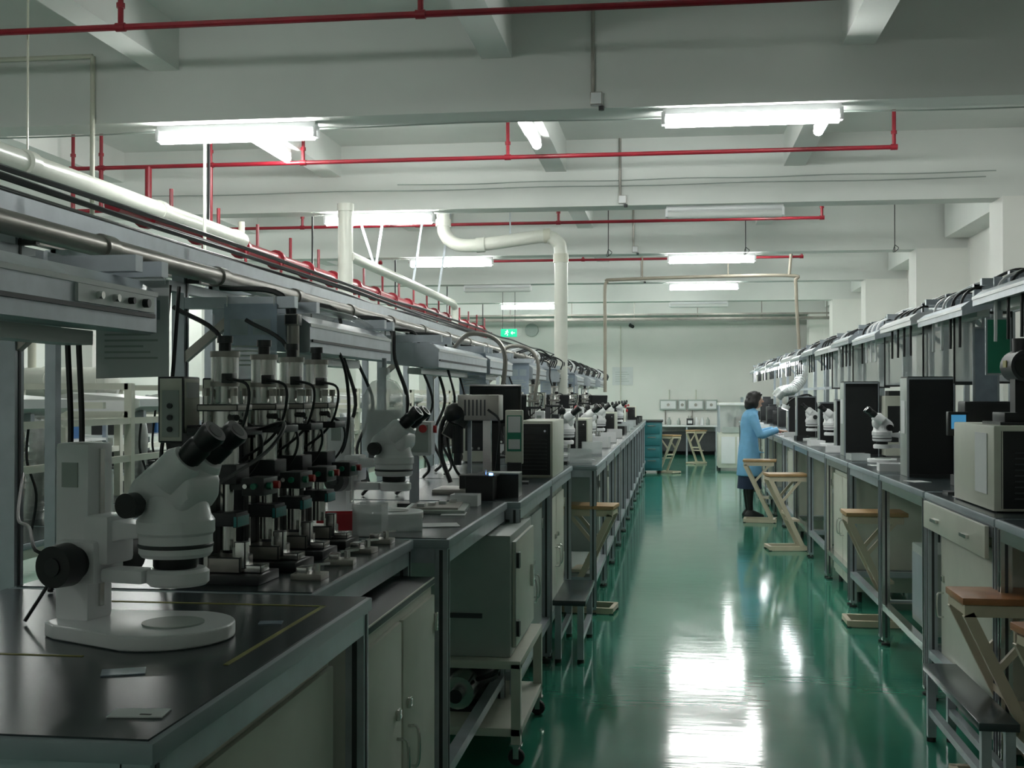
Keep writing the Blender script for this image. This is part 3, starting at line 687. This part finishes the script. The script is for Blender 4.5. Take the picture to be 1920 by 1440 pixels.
b=B('operator_panel'); b.box((0,0,.35),(.10,.05,.12),'black',bev=.005).box((0,-.027,.36),(.07,.003,.07),'screenb').bb(-.015,.015,-.01,.01,0,.3,'alu').box((0,0,.006),(.12,.12,.012),'dark').done((1.41,6.25,1.05))
b=B('wire_bonder')
b.box((0,0,.03),(.3,.34,.06),'dark',bev=.006).bb(.05,.13,-.06,.1,.06,.42,'char').box((0,0,.40),(.26,.16,.12),'black',bev=.01).cyl((-.06,-.02,.2),(-.06,-.02,.36),.03,'steel').box((-.05,-.02,.10),(.12,.14,.07),'char',bev=.004).cyl((-.06,-.02,.13),(-.06,-.02,.2),.012,'steel'); b.cable([(.1,.05,.45),(.15,.05,.4),(.16,.05,.15),(.12,.05,.05)],.01,'black'); WB=b.done((1.66,6.7,1.05))
inst(WB,(1.68,8.4,1.05),0); inst(WB,(1.66,10.9,1.05),0,.9)
b=B('green_backed_panel'); b.bb(0,.12,0,.012,-.12,.16,'alu').bb(.008,.112,-.004,0,-.11,.15,'greenpan').bb(.04,.08,.0,.01,.16,.36,'alu'); b.done((1.51,6.1,1.76))
b=B('framed_notice_panel'); b.bb(0,.14,0,.012,-.2,.22,'alu').bb(.012,.128,-.004,0,-.19,.21,'sleeve').bb(.05,.09,.0,.01,.22,.38,'alu'); b.done((1.64,6.9,1.70))
def xs(y,z0=1.62,z1=2.0,m='clear'):
    b=B('clear_splash_screen'); b.bb(1.58,1.88,y,y+.004,z0,z1,m); b.bb(1.57,1.89,y-.004,y+.008,z1,z1+.015,'dark'); b.bb(1.57,1.58,y-.004,y+.008,z0,2.1,'dark'); b.bb(1.57,1.89,y-.004,y+.008,z0-.012,z0,'dark'); b.bb(1.88,1.89,y-.004,y+.008,z0,z1,'dark'); return b.done()
for y in (7.05,7.9,9.3,10.9,12.3): xs(y)
for i,(a,c) in enumerate(RYs[3:],3):
    b=B('test_instrument'); w=.2+.08*random.random(); h=.18+.3*random.random()
    b.box((0,0,h/2+.01),(w,.26,h),random.choice(['cream','black','dark','black']),bev=.006); b.box((0,-.132,h*.55),(w*.8,.004,h*.6),'dark')
    for sx in (-1,1): b.cyl((sx*w*.4,0,0),(sx*w*.4,0,.012),.012,'rubber')
    b.box((0,0,h+.03),(w*.6,.16,.04),'dark'); b.done((1.78,a+.95,1.05),random.uniform(-.1,.1))
    bin_(random.choice(['white','clear','white','dark']),(1.4,a+.35,1.05),(.14,.16,.05),random.uniform(-.2,.2))
b=B('flexible_duct')
pts=[(1.75,16.7,1.95),(1.72,16.7,1.75),(1.6,16.6,1.62),(1.45,16.5,1.6),(1.38,16.5,1.52)]
b.cable(pts,.07,'flex',n=12,sub=5)
P=[Vector(p) for p in pts]
for i in range(24):
    t=i/24*(len(P)-1); j=int(t); p=P[j].lerp(P[j+1],t-j); d=(P[j+1]-P[j]).normalized(); b.cyl(p-d*.006,p+d*.006,.078,'flex',n=12)
b.done()
b=B('ring_lamp_arm'); b.cable([(1.8,15.5,1.05),(1.8,15.5,1.4),(1.7,15.5,1.55),(1.5,15.5,1.5),(1.42,15.5,1.42)],.012,'black').cyl((1.42,15.5,1.42),(1.40,15.5,1.37),.05,'white').cyl((1.40,15.5,1.37),(1.399,15.5,1.367),.04,'led'); b.done()
# ------------------------------------------------------------------ stools
def stool(wood):
    b=B('factory_stool')
    b.box((0,0,.75),(.40,.30,.028),wood,bev=.006)
    f='beige'
    for s in (-.125,.125):
        b.bar((-.19,s,.712),(.17,s,.712),.03,.045,f)
        b.bar((-.175,s,.70),(.14,s,.04),.03,.042,f)
        b.bar((-.19,s,.025),(.20,s,.025),.03,.04,f)
        b.bar((.12,s,.70),(-.07,s,.48),.022,.025,f)
        for x in (-.18,.18): b.cyl((x,s,0),(x,s,.008),.018,'rubber')
    for x,z in ((-.175,.712),(.16,.712),(.17,.03),(-.18,.03),(-.01,.37)): b.bar((x,-.125,z),(x,.125,z),.03,.03,f)
    b.box((.06,0,.30),(.10,.25,.018),f) 
    return b
S1=stool('wood').done((1.30,4.95,0),0)
S2=stool('woodl').done((1.34,8.35,0),0)
inst(S1,(1.36,4.2,0),.1)
inst(S2,(1.12,12.3,0),.12); inst(S2,(1.05,14.95,0),-.1)
inst(S2,(-.60,8.62,0),PI-.1); inst(S2,(.52,27.5,0),.8); inst(S2,(-.08,24.1,0),2.5)
# ------------------------------------------------------------------ far end
b=B('wall_counter'); b.bb(-.45,1.15,31.2,31.98,.74,.78,'white',bev=.004)
for x in (-.4,.35,1.1):
    for y in (31.25,31.9): b.bb(x-.02,x+.02,y-.02,y+.02,0,.74,'alu')
b.bb(-.4,1.1,31.5,31.9,.1,.6,'char').done()
b=B('wall_distribution_panel')
for x0,x1 in ((-.35,.1),(.14,.34),(.38,.8),(.84,1.15)): b.bb(x0,x1,31.9,32,1.16,1.44,'pale',bev=.006); b.bb(x0+.03,x1-.03,31.892,31.9,1.2,1.4,'white'); b.cyl(((x0+x1)/2,31.895,1.3),((x0+x1)/2,31.88,1.3),.04,'galv')
for x in (-.2,.5): b.cyl((x,31.96,1.16),(x,31.96,.78),.015,'galv'); b.cyl((x+.1,31.96,1.44),(x+.1,31.96,1.7),.012,'pvcy')
b.done()
for x in (-.3,-.1,.15,.6,.75,.9):
    b=B('small_bottle'); k=random.uniform(.8,1.4); b.lathe([(.04*k,0),(.045*k,.01),(.045*k,.10*k),(.02*k,.14*k),(.02*k,.17*k)],(x,31.6,.78),random.choice(['white','clear','pale']),n=14); b.done()
b=B('hot_plate_unit'); b.bb(.35,.52,31.45,31.75,.78,.95,'dark',bev=.004).bb(.38,.49,31.44,31.45,.82,.9,'white').cyl((.43,31.6,.95),(.43,31.6,1.02),.05,'steel').done()
b=B('storage_rack')
for x in (1.75,3.2):
    for y in (30.9,31.5): b.bb(x-.02,x+.02,y-.02,y+.02,0,1.5,'alu')
for z in (.3,.9,1.48): b.bb(1.73,3.22,30.88,31.52,z,z+.025,'white')
for k in range(5):
    for z in (.325,.925): b.bb(1.8+.28*k,2.02+.28*k,31.0,31.4,z,z+.2+.2*random.random(),random.choice(['cream','white','dark','blue','pale']),bev=.005)
b.done()
b=B('cleaning_machine')
b.bb(.92,1.62,25.0,25.8,.06,.78,'cream',bev=.01); b.bb(.95,1.59,25.3,25.75,.78,1.36,'clear',bev=.01); b.bb(.92,1.62,25.0,25.8,1.34,1.40,'white',bev=.01)
for x in (.94,1.6):
    for y in (25.03,25.78): b.bb(x-.015,x+.015,y-.015,y+.015,.78,1.36,'alu'); b.cyl((x,y,0),(x,y,.06),.03,'rubber')
b.bb(.98,1.26,24.985,25.0,.15,.7,'white').bb(1.3,1.56,24.985,25.0,.15,.7,'white').bb(1.0,1.5,24.98,25.0,.78,.9,'pale'); b.cyl((1.2,25.5,.8),(1.2,25.5,1.15),.1,'steel').box((1.4,25.5,.95),(.2,.2,.3),'galv'); b.done()
b=B('wall_fan'); b.lathe([(.02,-.10),(.06,-.11),(.07,-.02),(.05,0)],(-3.75,32,3.3),'galv',ax='y'); 
for r in (.06,.10,.14,.17):
    pts=[(-3.75+r*math.cos(a*PI/12),31.86+.02*(r/.17),3.3+r*math.sin(a*PI/12)) for a in range(25)]; b.sweep(pts,.006,'galv',n=5)
for k in range(4):
    a=k*PI/2+.3; b.prism([(-3.75+.02*math.cos(a),3.3+.02*math.sin(a)),(-3.75+.15*math.cos(a-.3),3.3+.15*math.sin(a-.3)),(-3.75+.15*math.cos(a+.4),3.3+.15*math.sin(a+.4))],'y',31.885,31.895,'pale')
b.lathe([(.175,-.14),(.18,-.13),(.18,-.02),(.175,0)],(-3.75,32,3.3),'pale',ax='y').done()
b=B('exit_sign'); X,Y,Z=-3.42,25.0,2.86
b.box((X,Y,Z),(.34,.04,.17),'sign',bev=.004)
b.cyl((X-.03,Y-.022,Z+.05),(X-.03,Y-.026,Z+.05),.014,'signw',n=12)
for p,q in (((-.03,.035),(-.05,-.005)),((-.05,-.005),(-.02,-.03)),((-.02,-.03),(-.035,-.06)),((-.05,-.005),(-.085,-.03)),((-.035,.03),(-.005,.01)),((-.035,.03),(-.075,.02)),((.05,0),(.13,0)),((.05,0),(.08,.03)),((.05,0),(.08,-.03))):
    b.bar((X+p[0],Y-.023,Z+p[1]),(X+q[0],Y-.023,Z+q[1]),.004,.014,'signw')
for s in (-.13,.13): b.cyl((X+s,Y,Z+.08),(X+s,Y,ZC),.006,'dark',n=6)
b.done()
b=B('security_camera'); b.cyl((-1.12,32,3.44),(-1.12,31.9,3.42),.03,'black').cyl((-1.12,31.92,3.40),(-1.05,31.75,3.36),.045,'black').cyl((-1.12,31.97,3.44),(-1.12,32,3.44),.06,'white').done()
b=B('wall_notice'); b.bb(-1.6,-1.05,31.985,32,1.82,2.3,'paper'); 
for k in range(5): b.bb(-1.52,-1.15-.05*(k%3),31.983,31.985,1.92+.06*k,1.93+.06*k,'pale')
b.done()
b=B('wall_conduit'); b.cyl((-1.38,31.97,1.2),(-1.38,31.97,3.4),.012,'pvcy').done()
# ------------------------------------------------------------------ second row of benches (left bay)
yb=5.2; RBk=[]
while yb<24:
    bench(-3.3,-4.3,yb,yb+1.35,z=.78,leg='cream'); RBk.append(yb); yb+=1.4
b=B('overhead_rack')
for y in RBk:
    for x in (-3.45,-4.2): b.bb(x-.025,x+.025,y+.67,y+.72,.78,1.62,'cream')
    b.bb(-4.2,-3.45,y+.67,y+.72,1.40,1.44,'cream'); b.bb(-4.2,-3.45,y+.67,y+.72,1.58,1.62,'cream')
for x in (-3.45,-4.2): b.bb(x-.02,x+.02,5.6,RBk[-1]+.7,1.36,1.40,'cream').bb(x-.02,x+.02,5.6,RBk[-1]+.7,1.12,1.16,'cream')
b.done()
for i,y in enumerate(RBk):
    b=B('bench_light_hood'); b.prism([(-3.5,1.43),(-3.42,1.47),(-3.42,1.52),(-3.9,1.56),(-4.1,1.52),(-4.1,1.44)],'y',y+.78,y+1.3,'white'); b.bb(-3.8,-3.7,y+.85,y+1.25,1.41,1.435,'led' if i in (2,5) else 'tubeoff').bb(-4.2,-3.45,y+.9,y+.94,1.40,1.44,'alu').done()
    b=B('flexible_duct'); b.cable([(-3.9,y+.35,1.50),(-3.9,y+.35,1.4),(-3.87,y+.35,1.2),(-3.92,y+.35,.785)],.06,'flex',n=12)
    for q in range(16): b.cyl((-3.895,y+.35,.82+.045*q),(-3.895,y+.35,.835+.045*q),.067,'flex',n=12)
    b.bb(-4.2,-3.45,y+.33,y+.37,1.46,1.5,'cream').done()
    if i%2==0: inst(pr,(-3.75,y+1.0,.78),0,.8)
    b=B('test_instrument'); h=.2+.15*random.random(); b.box((0,0,h/2+.01),(.3,.25,h),random.choice(['cream','dark','pale','dark']),bev=.006).box((0,-.127,h*.55),(.22,.004,h*.5),'dark').cyl((0,0,0),(0,0,.012),.05,'rubber').done((-3.55,y+.25,.78))
    b=B('hanging_cables')
    for q in range(2): b.cable([(-3.48,y+.95+.2*q,1.45),(-3.5,y+.95+.2*q,1.2),(-3.46,y+.98+.2*q,1.0),(-3.5,y+1.0+.2*q,.785)],.008,'black')
    b.done()
b=B('exhaust_duct_main'); b.cyl((-5.4,8.15,1.63),(-4.0,8.15,1.63),.115,'pvc',n=28); b.ell((-4.0,8.15,1.63),(.06,.115,.115),'pvc',n=20)
for x in (-5.3,-4.9,-4.5,-4.1): b.cyl((x,8.15,1.63),(x+.05,8.15,1.63),.122,'pvc',n=28)
for x in (-5.2,-4.35): b.bb(x-.02,x+.02,8.13,8.17,0,1.53,'cream')
b.cyl((-4.6,8.15,1.70),(-4.6,8.15,1.95),.03,'pvcy'); b.done()
for i in range(6):
    bench(-5.4,-6.3,7+2.4*i,9+2.4*i,z=.78,leg='cream')
    b=B('shelf_unit'); 
    for x in (-6.25,-5.6):
        for y in (7.1,8.9): b.bb(x-.02,x+.02,y-.02,y+.02,.78,1.55,'alu')
    for z in (1.1,1.5): b.bb(-6.27,-5.58,7.08,8.92,z,z+.025,'white')
    for k in range(4): b.bb(-6.1,-5.75,7.2+.42*k,7.5+.42*k,1.125,1.125+.12+.15*random.random(),random.choice(['cream','pale','blue','dark','dark']))
    for k in range(3): b.bb(-6.0,-5.65,7.3+.55*k,7.6+.55*k,.79,.79+.1+.15*random.random(),random.choice(['dark','pale','steel','black']))
    b.done((0,2.4*i,0))
# ------------------------------------------------------------------ worker
def worker(loc,rz):
    root=bpy.data.objects.new('factory_worker',None); COL.objects.link(root); root.location=loc; root.rotation_euler=(0,0,rz)
    def rem(o,v,sm=4):
        m=o.modifiers.new('r','REMESH'); m.mode='VOXEL'; m.voxel_size=v; m.use_smooth_shade=True
        q=o.modifiers.new('s','SMOOTH'); q.iterations=sm; q.factor=.5
    c=B('lab_coat')
    c.loft([(.0,0,.52,.165,.210),(0,0,.60,.155,.202),(-.005,0,.75,.142,.190),(-.01,0,.88,.125,.174),(-.005,0,.99,.110,.156),(.0,0,1.08,.110,.156),(.005,0,1.18,.118,.168),(.01,0,1.27,.105,.165),(.015,0,1.325,.085,.135),(.025,0,1.36,.06,.075),(.03,0,1.385,.055,.058)],'coat')
    for s in (-1,1):
        c.sweep([(.01,s*.13,1.295),(.02,s*.175,1.27),(.055,s*.215,1.14),(.09,s*.225,1.05),(.13,s*.215,1.045),(.25,s*.17,1.085),(.33,s*.135,1.105)],[.05,.060,.054,.053,.052,.044,.042],'coat',n=16)
        c.box((.14,s*.08,.82),(.02,.11,.012),'coat',rot=(0,0,s*-.5))
        c.box((.085,s*.035,1.32),(.03,.05,.07),'coat',rot=(0,.3,s*.3))
    o=c.done(parent=root); rem(o,.011)
    h=B('head')
    h.ell((.075,0,1.485),(.088,.070,.098),'skin',n=24).ell((.095,0,1.425),(.058,.05,.050),'skin',n=20)
    h.sweep([(.02,0,1.33),(.04,0,1.38),(.06,0,1.44)],[.052,.046,.05],'skin',n=16)
    h.sweep([(.158,0,1.495),(.172,0,1.468),(.178,0,1.455)],[.008,.012,.013],'skin',n=10)
    h.ell((.152,0,1.42),(.010,.022,.006),'skin',n=12).ell((.150,0,1.41),(.010,.018,.006),'skin',n=12)
    for s in (-1,1): h.ell((.065,s*.072,1.47),(.018,.010,.03),'skin',n=12); h.ell((.14,s*.03,1.506),(.014,.02,.006),'skin',n=10)
    o=h.done(parent=root); rem(o,.005,2)
    e=B('eyes')
    for s in (-1,1):
        e.ell((.148,s*.028,1.488),(.009,.013,.007),'paper',n=12).ell((.155,s*.028,1.488),(.004,.006,.006),'black',n=10); e.box((.155,s*.030,1.508),(.006,.03,.004),'hair')
    e.box((.163,0,1.4155),(.003,.03,.003),'redp'); e.done(parent=root)
    k=B('hair')
    k.ell((.055,0,1.508),(.100,.086,.098),'hair',n=24).ell((.02,0,1.45),(.082,.094,.085),'hair',n=20).ell((.0,0,1.41),(.062,.082,.06),'hair',n=18)
    for s in (-1,1): k.ell((.065,s*.070,1.45),(.045,.024,.075),'hair',n=14)
    k.ell((.105,0,1.555),(.062,.062,.035),'hair',n=14)
    o=k.done(parent=root); rem(o,.009,3)
    for s,nm in ((-1,'hand_right'),(1,'hand_left')):
        g=B(nm); w=V(.325,s*.136,1.10)
        g.sweep([w-V(.02,0,0),w,w+V(.03,-s*.006,-.004)],[.024,.023,.026],'skin',n=12)
        g.ell(w+V(.058,-s*.012,-.008),(.045,.038,.016),'skin',rot=(0,.15,0),n=16)
        for i,(oy,L) in enumerate(((-.026,.062),(-.009,.074),(.008,.070),(.025,.054))):
            a=w+V(.085,-s*.012+oy,-.012); 
            g.sweep([a-V(.02,0,0),a+V(L*.4,oy*.15,.004),a+V(L*.75,oy*.2,-.010),a+V(L,oy*.2,-.026)],[.009,.0085,.0078,.0062],'skin',n=10)
        g.sweep([w+V(.03,-s*.030,-.010),w+V(.055,-s*.055,-.014),w+V(.085,-s*.062,-.022)],[.012,.0095,.0075],'skin',n=10)
        o=g.done(parent=root); rem(o,.0035,1)
    k=B('skirt'); k.loft([(0,0,.36,.155,.185),(0,0,.5,.142,.180),(0,0,.8,.12,.165)],'skirt').done(parent=root)
    l=B('legs')
    for s in (-1,1):
        l.sweep([(0,s*.085,.80),(.005,s*.085,.60),(.008,s*.082,.46),(-.012,s*.08,.32),(-.01,s*.08,.18),(0,s*.08,.08)],[.085,.072,.056,.054,.040,.034],'hair',n=16)
    l.ell((0,0,.80),(.11,.15,.10),'hair'); o=l.done(parent=root); rem(o,.01,2)
    for s,nm in ((-1,'shoe_right'),(1,'shoe_left')):
        t=B(nm); t.loft([(.045,s*.085,.0,.125,.042),(.045,s*.085,.018,.128,.045),(.04,s*.085,.035,.118,.042),(.02,s*.085,.06,.08,.038),(.0,s*.083,.085,.042,.036)],'black').done(parent=root)
    return root
worker((.965,15.6,0),.12)
b=B('circuit_board_tray'); b.box((0,0,.006),(.3,.22,.012),'white',bev=.003)
for k in range(6): b.box((-.1+.04*k,.03*(k%3)-.03,.018),(.025,.03,.012),random.choice(['redp','steel','greenpan']))
b.done((1.42,15.75,1.05))
# ------------------------------------------------------------------ world + camera
w=bpy.data.worlds.new('world'); S.world=w; w.use_nodes=True
w.node_tree.nodes['Background'].inputs[0].default_value=(.8,.9,1,1); w.node_tree.nodes['Background'].inputs[1].default_value=.1
cd=bpy.data.cameras.new('camera'); cam=bpy.data.objects.new('camera',cd); COL.objects.link(cam)
cam.location=(0,0,1.54); cam.rotation_euler=(math.radians(90.56),0,math.radians(7.64))
cd.sensor_width=36; cd.lens=42.2; cd.clip_end=200; cd.clip_start=.05
S.camera=cam
S.view_settings.view_transform='Standard'; S.view_settings.look='None'; S.view_settings.exposure=0.08
